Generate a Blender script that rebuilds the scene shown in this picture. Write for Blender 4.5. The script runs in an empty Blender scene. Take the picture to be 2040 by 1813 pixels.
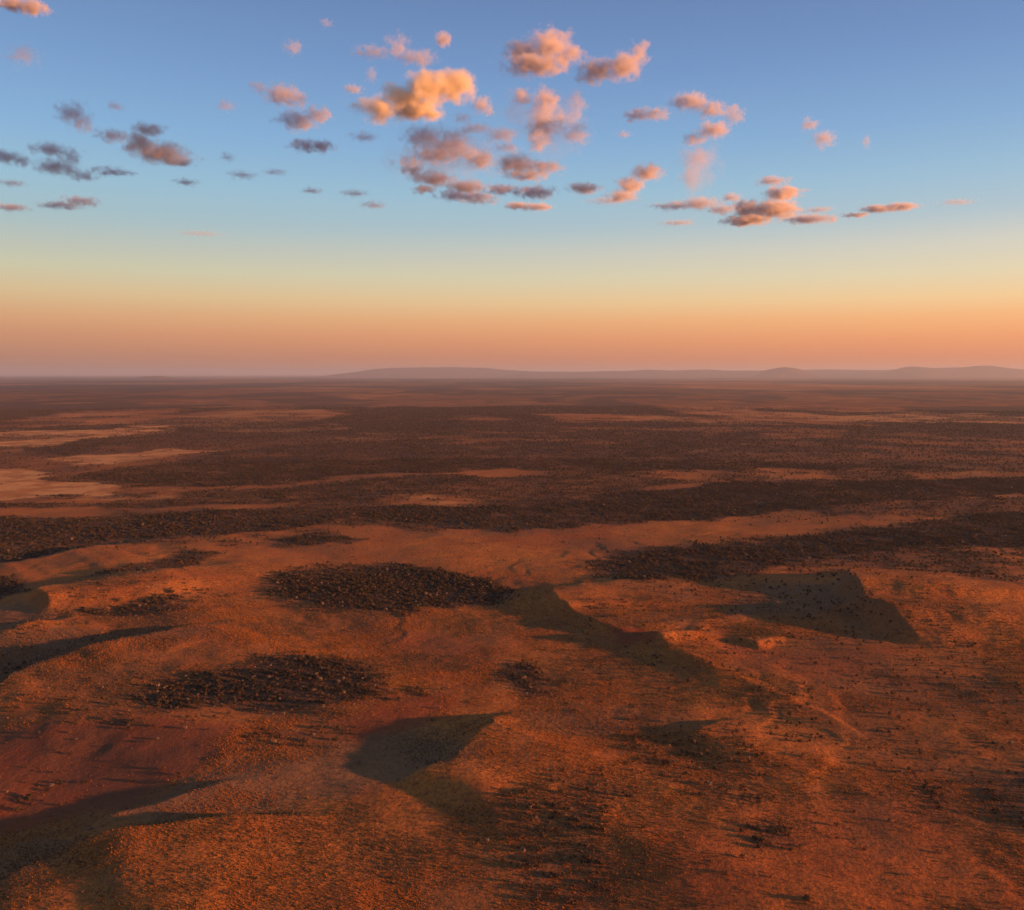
import bpy, bmesh, math, random
import numpy as np
from mathutils import Vector, Matrix

R = math.radians
random.seed(7)
rng = np.random.default_rng(11)
scene = bpy.context.scene
col = scene.collection

# ------------------------------------------------------------------ camera
CAM_H = 250.0
FPX = 1767.0                      # focal length in pixels of the 2040 px wide photograph
HORIZ_Y = 745.0
PITCH = math.atan((906.5 - HORIZ_Y) / FPX)
cam_d = bpy.data.cameras.new('camera')
cam_d.sensor_width = 36.0
cam_d.lens = 36.0 * FPX / 2040.0
cam_d.clip_start = 1.0
cam_d.clip_end = 400000.0
cam = bpy.data.objects.new('camera', cam_d)
col.objects.link(cam)
cam.location = (0, 0, CAM_H)
cam.rotation_euler = (math.pi / 2 - PITCH, 0, 0)
scene.camera = cam

# ------------------------------------------------------------------ sun and sky
SUN_AZ = 104.0                    # clockwise from the view direction (+Y)
SUN_EL = 6.2
sun_d = bpy.data.lights.new('sun', 'SUN')
sun_d.energy = 5.0
sun_d.angle = R(0.9)
sun_d.color = (1.0, 0.40, 0.13)
sun = bpy.data.objects.new('sun', sun_d)
col.objects.link(sun)
S = Vector((math.sin(R(SUN_AZ)) * math.cos(R(SUN_EL)), math.cos(R(SUN_AZ)) * math.cos(R(SUN_EL)), math.sin(R(SUN_EL))))
sun.rotation_euler = S.to_track_quat('Z', 'Y').to_euler()


def srgb(c):
    return tuple(((v / 255) / 12.92 if v / 255 <= 0.04045 else ((v / 255 + 0.055) / 1.055) ** 2.4) for v in c)


world = bpy.data.worlds.new('World')
scene.world = world
world.use_nodes = True
wt = world.node_tree
wt.nodes.clear()
W = wt.nodes.new
L = wt.links.new
out = W('ShaderNodeOutputWorld')
sky = W('ShaderNodeTexSky')
sky.sky_type = 'NISHITA'
sky.sun_disc = False
sky.sun_elevation = R(SUN_EL)
sky.sun_rotation = R(SUN_AZ)
sky.altitude = 400
sky.dust_density = 2.5
bg1 = W('ShaderNodeBackground')
bg1.inputs['Strength'].default_value = 0.016 * 0.48
L(sky.outputs[0], bg1.inputs[0])
tc = W('ShaderNodeTexCoord')
sep = W('ShaderNodeSeparateXYZ')
L(tc.outputs['Generated'], sep.inputs[0])


def wmath(op, a, b=None, clamp=False):
    n = W('ShaderNodeMath')
    n.operation = op
    n.use_clamp = clamp
    for i, v in enumerate((a, b)):
        if v is None:
            continue
        if isinstance(v, (int, float)):
            n.inputs[i].default_value = v
        else:
            L(v, n.inputs[i])
    return n.outputs[0]


elev = wmath('ARCSINE', sep.outputs['Z'])
ev = wmath('DIVIDE', elev, math.pi / 2, True)
ev = wmath('POWER', ev, 0.5)


def el_of(y):
    return math.degrees(math.atan((906.5 - y) / FPX)) - math.degrees(PITCH)


def toned(e, c):
    ys = [0, 300, 460, 500, 540, 580, 620, 650, 690, 720, 745]
    k = [(.98, 1.0, 1.03), (.95, 1.0, 1.04), (.97, 1.0, 1.05), (.99, 1.0, 1.05), (.98, 1.01, 1.05), (1.0, 1.02, 1.06), (1.02, 1.02, 1.02),
         (1.04, .98, .95), (1.05, .97, .92), (1.03, .93, .84), (1.0, .92, .78)]
    y = 906.5 - FPX * math.tan(R(min(e, 24)) + PITCH)
    return tuple(v * float(np.interp(y, ys, [q[i] for q in k])) for i, v in enumerate(c))


def ramp(stops):
    n = W('ShaderNodeValToRGB')
    cr = n.color_ramp
    pts = sorted([((max(e, 0.0) / 90.0) ** 0.5, srgb(toned(e, c))) for e, c in stops])
    while len(cr.elements) < len(pts):
        cr.elements.new(0.5)
    for el, (p, c) in zip(cr.elements, pts):
        el.position = p
        el.color = (*c, 1)
    L(ev, n.inputs[0])
    return n.outputs[0]


left_stops = [(0.0, (164, 124, 112)), (el_of(710), (186, 138, 115)), (el_of(670), (204, 150, 114)), (el_of(635), (216, 167, 121)),
              (el_of(595), (219, 187, 138)), (el_of(550), (208, 199, 162)), (el_of(505), (187, 194, 176)), (el_of(460), (168, 191, 189)),
              (el_of(390), (155, 190, 203)), (el_of(290), (137, 176, 209)), (el_of(150), (118, 154, 196)), (el_of(0), (103, 134, 178)),
              (45, (92, 122, 170)), (90, (78, 108, 156))]
right_stops = [(0.0, (214, 134, 104)), (el_of(715), (226, 147, 108)), (el_of(680), (240, 165, 110)), (el_of(640), (250, 188, 126)),
               (el_of(605), (249, 206, 148)), (el_of(560), (236, 215, 172)), (el_of(505), (216, 212, 190)), (el_of(450), (182, 199, 200)),
               (el_of(380), (160, 192, 208)), (el_of(280), (136, 172, 206)), (el_of(140), (114, 147, 192)), (el_of(0), (100, 130, 176)),
               (45, (94, 122, 168)), (90, (78, 108, 156))]
cl = ramp(left_stops)
cr_ = ramp(right_stops)
hx = wmath('SQRT', wmath('ADD', wmath('MULTIPLY', sep.outputs['X'], sep.outputs['X']), wmath('MULTIPLY', sep.outputs['Y'], sep.outputs['Y'])))
hx = wmath('DIVIDE', sep.outputs['X'], wmath('MAXIMUM', hx, 0.001))
fx = wmath('MULTIPLY', wmath('ADD', hx, 0.5), 1.0, True)
mx = W('ShaderNodeMix')
mx.data_type = 'RGBA'
L(fx, mx.inputs['Factor'])
L(cl, mx.inputs['A'])
L(cr_, mx.inputs['B'])
bg2 = W('ShaderNodeBackground')
bg2.inputs['Strength'].default_value = 0.34
L(mx.outputs['Result'], bg2.inputs[0])
add = W('ShaderNodeAddShader')
L(bg1.outputs[0], add.inputs[0])
L(bg2.outputs[0], add.inputs[1])
L(add.outputs[0], out.inputs['Surface'])

scene.view_settings.view_transform = 'Standard'
scene.view_settings.look = 'None'
scene.view_settings.exposure = 1.45
scene.view_settings.gamma = 1.0
scene.cycles.volume_bounces = 3
scene.cycles.max_bounces = 8
scene.cycles.use_denoising = True
scene.cycles.volume_max_steps = 256


# ------------------------------------------------------------------ helpers
def tag(o, label=None, cat=None, group=None, kind=None):
    if label: o['label'] = label
    if cat: o['category'] = cat
    if group: o['group'] = group
    if kind: o['kind'] = kind
    return o


def px_dir(px, py):
    """world direction through a point of the 2040 px photograph"""
    a = (px - 1020.0) / FPX
    b = (906.5 - py) / FPX
    c, s = math.cos(PITCH), math.sin(PITCH)
    return np.array([a, c + b * s, -s + b * c])


def ground_pt(px, py):
    d = px_dir(px, max(py, HORIZ_Y + 3))
    t = CAM_H / -d[2]
    return (d[0] * t, d[1] * t)


def hash2(ix, iy, seed):
    h = (ix.astype(np.int64) * 374761393 + iy.astype(np.int64) * 668265263 + seed * 1442695041) & 0xFFFFFFFF
    h = ((h ^ (h >> 13)) * 1274126177) & 0xFFFFFFFF
    h = ((h ^ (h >> 16)) * 2246822519) & 0xFFFFFFFF
    return ((h ^ (h >> 15)) & 0xFFFFFF) / float(0xFFFFFF)


def vnoise(x, y, seed):
    ix = np.floor(x); iy = np.floor(y)
    fx = x - ix; fy = y - iy
    fx = fx * fx * fx * (fx * (fx * 6 - 15) + 10); fy = fy * fy * fy * (fy * (fy * 6 - 15) + 10)
    a = hash2(ix, iy, seed); b = hash2(ix + 1, iy, seed)
    c = hash2(ix, iy + 1, seed); d = hash2(ix + 1, iy + 1, seed)
    return (a * (1 - fx) + b * fx) * (1 - fy) + (c * (1 - fx) + d * fx) * fy


def fbm(x, y, wl, octv, seed, gain=0.5, rr=None):
    """0..1, mean .5; octaves finer than the sheet can carry far out are faded"""
    tot = 0; amp = 1; s = 0
    for o in range(octv):
        w = wl / 2 ** o
        ca, sa = math.cos(o * 1.3 + seed), math.sin(o * 1.3 + seed)
        n = vnoise((x * ca - y * sa) / w, (x * sa + y * ca) / w, seed * 17 + o) - 0.5
        if rr is not None:
            n = n * np.clip(w / (rr * 0.009) - 0.6, 0, 1)
        tot = tot + n * amp
        s += amp
        amp *= gain
    return 0.5 + tot / s * 1.35


def sstep(e0, e1, v):
    t = np.clip((v - e0) / (e1 - e0), 0, 1)
    return t * t * (3 - 2 * t)


def seg_dist(x, y, ax, ay, bx, by):
    dx, dy = bx - ax, by - ay
    l2 = dx * dx + dy * dy + 1e-9
    t = np.clip(((x - ax) * dx + (y - ay) * dy) / l2, 0, 1)
    qx, qy = x - (ax + t * dx), y - (ay + t * dy)
    return np.sqrt(qx * qx + qy * qy), t, dx * (y - ay) - dy * (x - ax)


# polygons in ground metres, read off the photograph and laid out on the plain
def poly(pts):
    return [ground_pt(*p) for p in pts]


def poly_mask(x, y, P, soft, ragged=1.0, wx=None, wy=None):
    """soft mask of a ground polygon; its edge is broken up by noise"""
    P = np.array(P)
    dist0 = np.hypot(P[:, 0], P[:, 1]).mean()
    pad = soft * 3 + dist0 * 0.06
    res = np.zeros_like(x)
    m = (x > P[:, 0].min() - pad) & (x < P[:, 0].max() + pad) & (y > P[:, 1].min() - pad) & (y < P[:, 1].max() + pad)
    if not m.any():
        return res
    xs, ys = x[m], y[m]
    k = dist0 * 0.018 * ragged
    wl = dist0 * 0.09
    xs = xs + (fbm(xs, ys, wl, 4, 31, 0.6) - .5) * 2.2 * k
    ys = ys + (fbm(xs, ys, wl * .8, 4, 57, 0.6) - .5) * 4.0 * k
    inside = np.zeros(xs.shape, bool)
    d = np.full(xs.shape, 1e18)
    n = len(P)
    for i in range(n):
        ax, ay = P[i]; bx, by = P[(i + 1) % n]
        if ay != by:
            c = (ay > ys) != (by > ys)
            c &= xs < (bx - ax) * (ys - ay) / (by - ay) + ax
            inside ^= c
        dd, _, _ = seg_dist(xs, ys, ax, ay, bx, by)
        d = np.minimum(d, dd)
    sd = np.where(inside, d, -d)
    res[m] = sstep(-soft, soft, sd)
    return res


# --- dense scrub: (outline in the photograph, soft edge m, cover)
SCRUB = [
    ([(520, 1178), (560, 1150), (640, 1136), (760, 1132), (880, 1140), (980, 1160), (1022, 1182), (1000, 1205), (880, 1222), (760, 1232), (640, 1222), (560, 1205)], 20, 1.0),
    ([(1150, 1135), (1230, 1108), (1330, 1088), (1450, 1074), (1600, 1066), (1760, 1052), (1880, 1036), (2040, 1020), (2200, 1010), (2200, 1085), (2040, 1090), (1880, 1092), (1760, 1100), (1640, 1122), (1520, 1150), (1400, 1158), (1260, 1156)], 22, 1.0),
    ([(285, 1400), (300, 1378), (400, 1365), (470, 1352), (520, 1328), (580, 1318), (690, 1330), (790, 1360), (760, 1385), (800, 1400), (700, 1425), (600, 1432), (500, 1430), (400, 1425), (340, 1440)], 15, 0.95),
    ([(975, 1335), (1060, 1318), (1110, 1345), (1125, 1380), (1060, 1385), (1000, 1365)], 12, 0.9),
    ([(-300, 1040), (0, 1030), (150, 1035), (300, 1022), (480, 1012), (700, 1006), (900, 1012), (1060, 1003), (1250, 985), (1420, 962), (1700, 955), (2040, 950), (2300, 950), (2300, 975), (2040, 985), (1900, 1000), (1600, 1010), (1350, 1032), (1150, 1046), (1000, 1060), (880, 1052), (720, 1035), (560, 1052), (430, 1066), (280, 1070), (150, 1090), (0, 1118), (-300, 1150)], 14, 0.95),
    ([(300, 1130), (380, 1105), (430, 1118), (390, 1140), (250, 1160), (140, 1165)], 10, 0.7),
    ([(-60, 1150), (30, 1158), (50, 1180), (-60, 1200)], 8, 0.9),
    ([(180, 1215), (300, 1205), (380, 1222), (330, 1232), (200, 1228)], 6, 0.75),
    ([(520, 1072), (640, 1062), (735, 1075), (700, 1088), (560, 1088)], 10, 0.8),
    ([(130, 950), (230, 935), (320, 925), (400, 905), (560, 890), (760, 880), (1000, 872), (1300, 880), (1640, 885), (2040, 890), (2300, 880), (2300, 940), (1800, 940), (1500, 936), (1200, 940), (960, 935), (820, 945), (640, 955), (480, 968), (340, 975), (240, 965)], 30, 0.8),
    ([(700, 862), (860, 845), (1100, 838), (1300, 842), (1500, 838), (1700, 850), (2040, 860), (2300, 862), (2300, 890), (1500, 885), (1000, 878), (800, 872)], 50, 0.8),
    ([(40, 900), (150, 885), (260, 880), (200, 900), (110, 915)], 25, 0.9),
    ([(-300, 1003), (200, 998), (600, 995), (860, 985), (1010, 975), (700, 1000), (500, 1003), (200, 1012), (-300, 1016)], 20, 0.7),
    ([(-400, 775), (400, 778), (900, 772), (1500, 775), (2400, 778), (2400, 815), (1700, 812), (1300, 822), (1000, 808), (500, 812), (300, 818), (-100, 826), (-400, 820)], 300, 0.45),
    ([(-600, 752), (600, 752), (1400, 752), (2600, 752), (2600, 762), (1500, 761), (400, 766), (-600, 766)], 900, 0.4),
    ([(232, 1452), (262, 1443), (290, 1450), (270, 1458)], 3, 0.9),
    ([(500, 1460), (640, 1450), (740, 1455), (720, 1475), (640, 1500), (480, 1505)], 7, 0.55),
    ([(700, 1395), (800, 1375), (900, 1378), (820, 1410), (720, 1418)], 8, 0.35),
    ([(985, 1620), (1080, 1590), (1180, 1610), (1230, 1680), (1240, 1760), (1180, 1813), (1120, 1813), (1040, 1760)], 12, 0.5),
    ([(1250, 1500), (1380, 1480), (1500, 1500), (1550, 1560), (1480, 1600), (1350, 1590)], 14, 0.4),
    ([(1920, 1545), (2040, 1530), (2200, 1540), (2200, 1660), (2040, 1650), (1960, 1610)], 12, 0.6),
    ([(1470, 1655), (1560, 1650), (1570, 1685), (1500, 1690)], 6, 0.6),
    ([(1560, 1468), (1700, 1462), (1800, 1470), (1700, 1490), (1600, 1485)], 8, 0.35),
    ([(1900, 1470), (2060, 1480), (2060, 1500), (1940, 1490)], 8, 0.45),
    ([(1820, 1575), (1870, 1570), (1880, 1600), (1830, 1600)], 6, 0.5),
    ([(1060, 1545), (1200, 1560), (1290, 1590), (1280, 1620), (1180, 1600)], 7, 0.45),
    ([(20, 1590), (70, 1580), (75, 1615), (30, 1620)], 4, 0.3),
    ([(340, 985), (560, 968), (900, 948), (1300, 950), (1420, 962), (1200, 985), (1060, 1000), (860, 985), (600, 995), (400, 998)], 30, 0.6),
    ([(1560, 1000), (1900, 990), (2200, 985), (2200, 1010), (1880, 1030), (1700, 1030)], 20, 0.5),
]
# --- pale dry grass and clay flats
PALE = [
    ([(-200, 870), (20, 862), (130, 860), (330, 852), (300, 868), (150, 878), (60, 892), (20, 905), (-200, 900)], 30, 1.0),
    ([(110, 925), (180, 905), (300, 897), (420, 903), (340, 912), (230, 928), (150, 935)], 20, 1.0),
    ([(-200, 925), (30, 935), (120, 945), (140, 958), (250, 968), (350, 985), (200, 992), (50, 998), (-200, 1000)], 20, 1.0),
    ([(470, 822), (640, 815), (700, 830), (560, 850), (330, 850), (280, 838), (400, 832)], 50, 0.45),
    ([(460, 820), (560, 819), (620, 822), (560, 824)], 20, 0.9),
    ([(1600, 826), (1780, 824), (2060, 826), (2300, 826), (2300, 838), (2040, 842), (1900, 838), (1760, 842), (1640, 838)], 40, 0.9),
    ([(1310, 832), (1420, 836), (1540, 828), (1540, 840), (1420, 845), (1320, 842)], 40, 0.6),
    ([(1400, 775), (1550, 772), (1600, 776), (1500, 780)], 200, 0.7),
    ([(560, 766), (900, 763), (860, 768), (600, 770)], 250, 0.55),
    ([(1700, 767), (2100, 762), (2100, 768), (1800, 772)], 250, 0.5),
    ([(380, 860), (520, 853), (700, 850), (680, 858), (520, 862)], 30, 0.5),
    ([(760, 800), (1000, 796), (1130, 800), (1020, 806), (800, 808)], 80, 0.4),
    ([(560, 876), (760, 868), (900, 874), (760, 880)], 20, 0.35),
    ([(100, 985), (240, 984), (350, 988), (200, 992)], 10, 0.6),
    ([(460, 985), (540, 982), (480, 990), (400, 990)], 10, 0.5),
    ([(700, 1000), (830, 992), (960, 1000), (800, 1012), (710, 1010)], 12, 0.5),
    ([(1420, 952), (1540, 940), (1640, 946), (1560, 952)], 14, 0.3),
    ([(1830, 932), (1930, 928), (1960, 950), (1850, 950)], 14, 0.3),
    ([(1960, 985), (2100, 985), (2100, 1005), (2000, 1000)], 14, 0.45),
]
# --- bare red soil
RED = [
    ([(-80, 1480), (150, 1450), (300, 1462), (480, 1470), (430, 1530), (280, 1600), (100, 1650), (-80, 1660)], 14, 0.9),
    ([(640, 1440), (760, 1410), (900, 1400), (860, 1460), (740, 1490)], 10, 0.8),
    ([(1230, 1268), (1330, 1278), (1345, 1292), (1260, 1290)], 4, 1.0),
    ([(700, 1250), (1000, 1290), (960, 1420), (860, 1390), (760, 1330)], 16, 0.45),
    ([(1250, 1720), (1600, 1650), (2100, 1690), (2100, 1850), (1200, 1850)], 60, 0.6),
    ([(1650, 1600), (1900, 1590), (1900, 1700), (1700, 1700)], 25, 0.4),
    ([(1000, 1055), (1300, 1040), (1200, 1075), (1080, 1090), (960, 1080)], 16, 0.35),
    ([(1440, 1285), (1800, 1300), (1700, 1350), (1450, 1330)], 12, 0.4),
]
# --- grey-green grass in the hollows, with their soft shade painted into its colour
GREY_SHADE = [
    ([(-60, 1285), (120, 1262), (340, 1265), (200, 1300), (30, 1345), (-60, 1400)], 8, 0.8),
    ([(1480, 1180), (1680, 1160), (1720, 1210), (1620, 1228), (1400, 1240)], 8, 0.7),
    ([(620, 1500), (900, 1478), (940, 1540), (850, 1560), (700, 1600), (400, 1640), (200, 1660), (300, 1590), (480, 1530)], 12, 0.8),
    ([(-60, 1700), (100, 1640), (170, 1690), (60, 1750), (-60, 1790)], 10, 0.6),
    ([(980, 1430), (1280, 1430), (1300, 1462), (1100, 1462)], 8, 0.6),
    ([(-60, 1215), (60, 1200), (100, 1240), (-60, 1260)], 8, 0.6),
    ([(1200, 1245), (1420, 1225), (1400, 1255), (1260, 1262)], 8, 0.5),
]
SCRUB = [(poly(p), s, c) for p, s, c in SCRUB]
PALE = [(poly(p), s, c) for p, s, c in PALE]
RED = [(poly(p), s, c) for p, s, c in RED]
GREY_SHADE = [(poly(p), s, c) for p, s, c in GREY_SHADE]


def cover(x, y):
    """how much of each kind of cover grows at ground points"""
    rr = np.hypot(x, y)

    def many(lst, ragged):
        a = np.zeros_like(x)
        for P, s, c in lst:
            a = np.maximum(a, poly_mask(x, y, P, s, ragged) * c)
        return a
    scrub = many(SCRUB, 1.0)
    st = fbm(x, y, 260, 5, 23, 0.7, rr)
    pale = many(PALE, 2.2) * (0.45 + 0.55 * sstep(.43, .60, st))
    red = many(RED, 1.0)
    grey = many(GREY_SHADE, 1.0)
    n1 = fbm(x, y, 420, 5, 3, 0.55, rr)
    gap = fbm(x, y, 170, 5, 29, 0.62, rr)
    gk = .12 + .16 * sstep(1100, 2000, rr) + .4 * sstep(2500, 3600, rr)
    gap = np.where(rr > 2400, .5 * gap + .5 * fbm(x * .45, y, 420, 6, 113, .66, rr), gap)
    scrub = scrub * (1 - gk + gk * sstep(.37, .53, gap))
    stk = fbm(x, y, 330, 6, 35, 0.68, rr)
    n2 = fbm(x, y * 0.55, 900, 5, 8, 0.6, rr)
    n3 = fbm(x, y * 0.5, 5200, 5, 12, 0.6, rr)
    far = sstep(1800, 4200, rr)
    vfar = sstep(9000, 18000, rr)
    loose = sstep(0.60, 0.80, n1) * 0.14 * (1 - far) * sstep(380, 700, rr)
    patch = sstep(0.32, 0.52, n2) * 0.85 * far * (1 - vfar) + sstep(0.27, 0.47, n3) * 0.97 * vfar
    band = sstep(.50, .70, stk) * .5 * sstep(850, 1300, rr) * (1 - vfar)
    loose = np.maximum(loose, band)
    scrub = np.maximum(scrub, np.maximum(loose, patch) * (1 - pale) * (1 - red * .7))
    pn = sstep(0.60, 0.70, fbm(x, y * 0.5, 900, 6, 21, 0.66, rr)) * 0.45 * sstep(2500, 5000, rr)
    pn = np.maximum(pn, sstep(.56, .66, fbm(x * .5, y * .5, 2300, 6, 107, .62, rr * .5)) * .5 * sstep(6000, 9000, rr))
    pale = np.maximum(pale, pn * (1 - scrub * 0.6))
    return scrub, pale, red, grey


# ------------------------------------------------------------------ scarps: (line in the photograph, upland on its right hand
#                                                                        when walking the line, height m, back slope m)
SCARPS = [
    ([(1690, 1140), (1705, 1165), (1722, 1205), (1750, 1232), (1800, 1262), (1850, 1285)], 21, 420, .12),
    ([(1082, 1160), (1100, 1190), (1125, 1215), (1165, 1240), (1205, 1256), (1260, 1266)], 10, 120, .15),
    ([(1060, 1438), (1000, 1450), (955, 1464), (938, 1485), (934, 1520), (925, 1548), (880, 1565), (840, 1578)], 8, 100, .12),
    ([(930, 1085), (960, 1105), (1000, 1135)], 0, 160),
    ([(1420, 1245), (1400, 1262), (1330, 1282), (1240, 1272)], 8, 60),
    ([(1240, 1266), (1290, 1277), (1340, 1292)], 5, 50),
    ([(1430, 1262), (1470, 1274), (1510, 1290)], 5, 50),
    ([(480, 1245), (340, 1272), (230, 1298), (130, 1325), (50, 1350), (20, 1385), (-20, 1415)], 11, 420, .15),
    ([(600, 1565), (540, 1552), (470, 1562), (380, 1585), (280, 1612), (200, 1650), (150, 1676)], 5, 70, .3),
    ([(820, 1650), (600, 1652), (420, 1658), (300, 1672), (190, 1688), (140, 1715), (70, 1750), (-30, 1795), (-120, 1830)], 9, 180, .25),
    ([(500, 1065), (350, 1075), (220, 1092), (100, 1112), (-60, 1135)], 8, 300),
    ([(150, 1236), (90, 1252), (20, 1268), (-50, 1290)], 8, 40),
    ([(60, 1175), (90, 1200), (110, 1228)], 12, 120),
    ([(1520, 1425), (1440, 1440), (1400, 1455), (1370, 1480)], 4, 60),
    ([(1560, 1190), (1540, 1215), (1500, 1236), (1420, 1246)], 3, 60),
    ([(1850, 1070), (1700, 1080), (1500, 1092), (1300, 1110)], 0, 200),
]
SCARPS = [(poly(q[0]), q[1], q[2], q[3] if len(q) > 3 else .22) for q in SCARPS if q[1] > 0]


def terrain(x, y):
    rr = np.hypot(x, y)
    near = 1 - sstep(6000, 16000, rr)
    h = (fbm(x, y, 560, 3, 41, 0.45, rr) - .5) * 5 * near
    h = h + (fbm(x, y, 95, 4, 43, 0.55, rr) - .5) * 2.6 * (1 - sstep(1500, 3500, rr))
    h = h + (fbm(x, y * .7, 2600, 3, 47, 0.5, rr) - .5) * 34 * sstep(1500, 4500, rr) * (1 - sstep(25000, 45000, rr))
    tn = fbm(x, y, 330, 5, 101, .56, rr) * 8
    fl = np.floor(tn); fr = tn - fl
    ledge = fl + sstep(.30, .70, fr)
    gate = sstep(.40, .60, fbm(x, y, 260, 3, 103, .5, rr)) * (1 - sstep(1500, 2600, rr))
    h = h + (ledge - tn) * (0.5 + 1.1 * fbm(x, y, 180, 3, 109)) * gate
    for P, H, B, tp in SCARPS:
        P = np.array(P)
        pad = B * 3.6
        m = (x > P[:, 0].min() - pad) & (x < P[:, 0].max() + pad) & (y > P[:, 1].min() - pad) & (y < P[:, 1].max() + pad)
        if not m.any():
            continue
        xs, ys = x[m], y[m]
        xs0 = xs
        xs = xs + (fbm(xs, ys, 80, 4, 61, .5) - .5) * 24
        ys = ys + (fbm(xs0, ys, 80, 4, 67, .5) - .5) * 24
        e = P[-1] - P[0]
        ln = float(np.hypot(*e)); e = e / ln
        U = (P[:, 0] - P[0, 0]) * e[0] + (P[:, 1] - P[0, 1]) * e[1]
        V = -(P[:, 0] - P[0, 0]) * e[1] + (P[:, 1] - P[0, 1]) * e[0]
        U = np.maximum.accumulate(U + np.arange(len(U)) * 1e-3)
        u = (xs - P[0, 0]) * e[0] + (ys - P[0, 1]) * e[1]
        v = -(xs - P[0, 0]) * e[1] + (ys - P[0, 1]) * e[0]
        uu = np.linspace(0, ln, 80)
        vv = np.interp(uu, U, V)
        vv = np.convolve(np.pad(vv, 4, mode='edge'), np.ones(9) / 9, 'valid')
        sl = np.gradient(vv, uu)
        s = (v - np.interp(u, uu, vv)) / np.sqrt(1 + np.interp(u, uu, sl) ** 2)     # upland on the left hand in plan
        B = min(B, .75 * ln)
        fan = np.clip(s, 0, None) * .22
        taper = sstep(-.08 * ln - fan, (tp * 2.6) * ln + fan * .3, u) * sstep(1.08 * ln + fan, (1 - tp) * ln - fan * .3, u) * np.clip(.55 + .9 * fbm(u, u * 0 + H, 60, 3, 83), .6, 1.25)
        w = 3.0 + H * 1.0
        ri = np.clip(1 + s / w, 0, 1)
        prof = ri ** 1.2 * np.clip(1 - s / (3.4 * B), 0, 1) ** 1.3
        h[m] += .9 * H * taper * prof
    return h


# ------------------------------------------------------------------ materials
def new_mat(name):
    m = bpy.data.materials.new(name)
    m.use_nodes = True
    nt = m.node_tree
    nt.nodes.clear()
    o = nt.nodes.new('ShaderNodeOutputMaterial')
    return m, nt, o


def mixc(nt, f, a, b):
    n = nt.nodes.new('ShaderNodeMix')
    n.data_type = 'RGBA'
    for v, s in ((f, n.inputs['Factor']), (a, n.inputs['A']), (b, n.inputs['B'])):
        if isinstance(v, (int, float)):
            s.default_value = v
        elif isinstance(v, tuple):
            s.default_value = (*v, 1)
        else:
            nt.links.new(v, s)
    return n.outputs['Result']


def mth(nt, op, a, b=None, clamp=False, c=None):
    n = nt.nodes.new('ShaderNodeMath')
    n.operation = op
    n.use_clamp = clamp
    for i, v in enumerate((a, b, c)):
        if v is None: continue
        if isinstance(v, (int, float)): n.inputs[i].default_value = v
        else: nt.links.new(v, n.inputs[i])
    return n.outputs[0]


def noise(nt, vec, scale, detail=4, rough=0.55, dist=0.0):
    n = nt.nodes.new('ShaderNodeTexNoise')
    n.inputs['Scale'].default_value = scale
    n.inputs['Detail'].default_value = detail
    n.inputs['Roughness'].default_value = rough
    n.inputs['Distortion'].default_value = dist
    nt.links.new(vec, n.inputs['Vector'])
    return n.outputs['Fac']


def rng_map(nt, v, a, b, c=0.0, d=1.0):
    n = nt.nodes.new('ShaderNodeMapRange')
    n.interpolation_type = 'SMOOTHSTEP'
    nt.links.new(v, n.inputs['Value'])
    for k, q in zip(('From Min', 'From Max', 'To Min', 'To Max'), (a, b, c, d)):
        n.inputs[k].default_value = q
    return n.outputs['Result']


def ground_material():
    m, nt, o = new_mat('outback_ground')
    g = nt.nodes.new('ShaderNodeNewGeometry')
    P = g.outputs['Position']

    def att(name):
        a = nt.nodes.new('ShaderNodeAttribute')
        a.attribute_name = name
        return a.outputs['Fac']
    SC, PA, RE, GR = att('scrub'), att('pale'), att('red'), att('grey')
    soil_n = noise(nt, P, 0.018, 6, 0.62)
    fine = noise(nt, P, 0.35, 5, 0.7)
    mid = noise(nt, P, 0.09, 5, 0.65)
    base = mixc(nt, rng_map(nt, soil_n, 0.35, 0.66), (0.34, 0.104, 0.023), (0.46, 0.156, 0.028))
    base = mixc(nt, rng_map(nt, fine, 0.42, 0.68), base, (0.20, 0.068, 0.026))
    base = mixc(nt, mth(nt, 'MULTIPLY', rng_map(nt, mid, 0.55, 0.72), 0.55), base, (0.16, 0.072, 0.032))
    base = mixc(nt, mth(nt, 'MULTIPLY', RE, 0.85), base, (0.185, 0.042, 0.019))
    base = mixc(nt, mth(nt, 'MULTIPLY', GR, 0.7), base, (0.140, 0.095, 0.052))  # hollow shade mixed into the grass colour
    stn = noise(nt, P, 0.011, 7, 0.66)
    base = mixc(nt, mth(nt, 'MULTIPLY', rng_map(nt, noise(nt, P, 0.0045, 9, 0.70), 0.46, 0.60), 0.6), base, (0.130, 0.060, 0.030))
    PA = mth(nt, 'MULTIPLY', PA, rng_map(nt, stn, 0.42, 0.56, 0.3, 1.0))
    base = mixc(nt, PA, base, (0.54, 0.245, 0.076))
    k = rng_map(nt, noise(nt, P, 0.22, 4, 0.7), 0.35, 0.62, 0.75, 1.0)
    base = mixc(nt, mth(nt, 'MULTIPLY', SC, k), base, (0.056, 0.038, 0.024))
    bs = nt.nodes.new('ShaderNodeBsdfPrincipled')
    nt.links.new(base, bs.inputs['Base Color'])
    bs.inputs['Roughness'].default_value = 0.95
    bs.inputs['Specular IOR Level'].default_value = 0.05
    bp = nt.nodes.new('ShaderNodeBump')
    bp.inputs['Strength'].default_value = 1.0
    bp.inputs['Distance'].default_value = 0.9
    nt.links.new(mth(nt, 'ADD', fine, mth(nt, 'MULTIPLY', mid, 1.5)), bp.inputs['Height'])
    nt.links.new(bp.outputs[0], bs.inputs['Normal'])
    nt.links.new(bs.outputs[0], o.inputs['Surface'])
    return m


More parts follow.
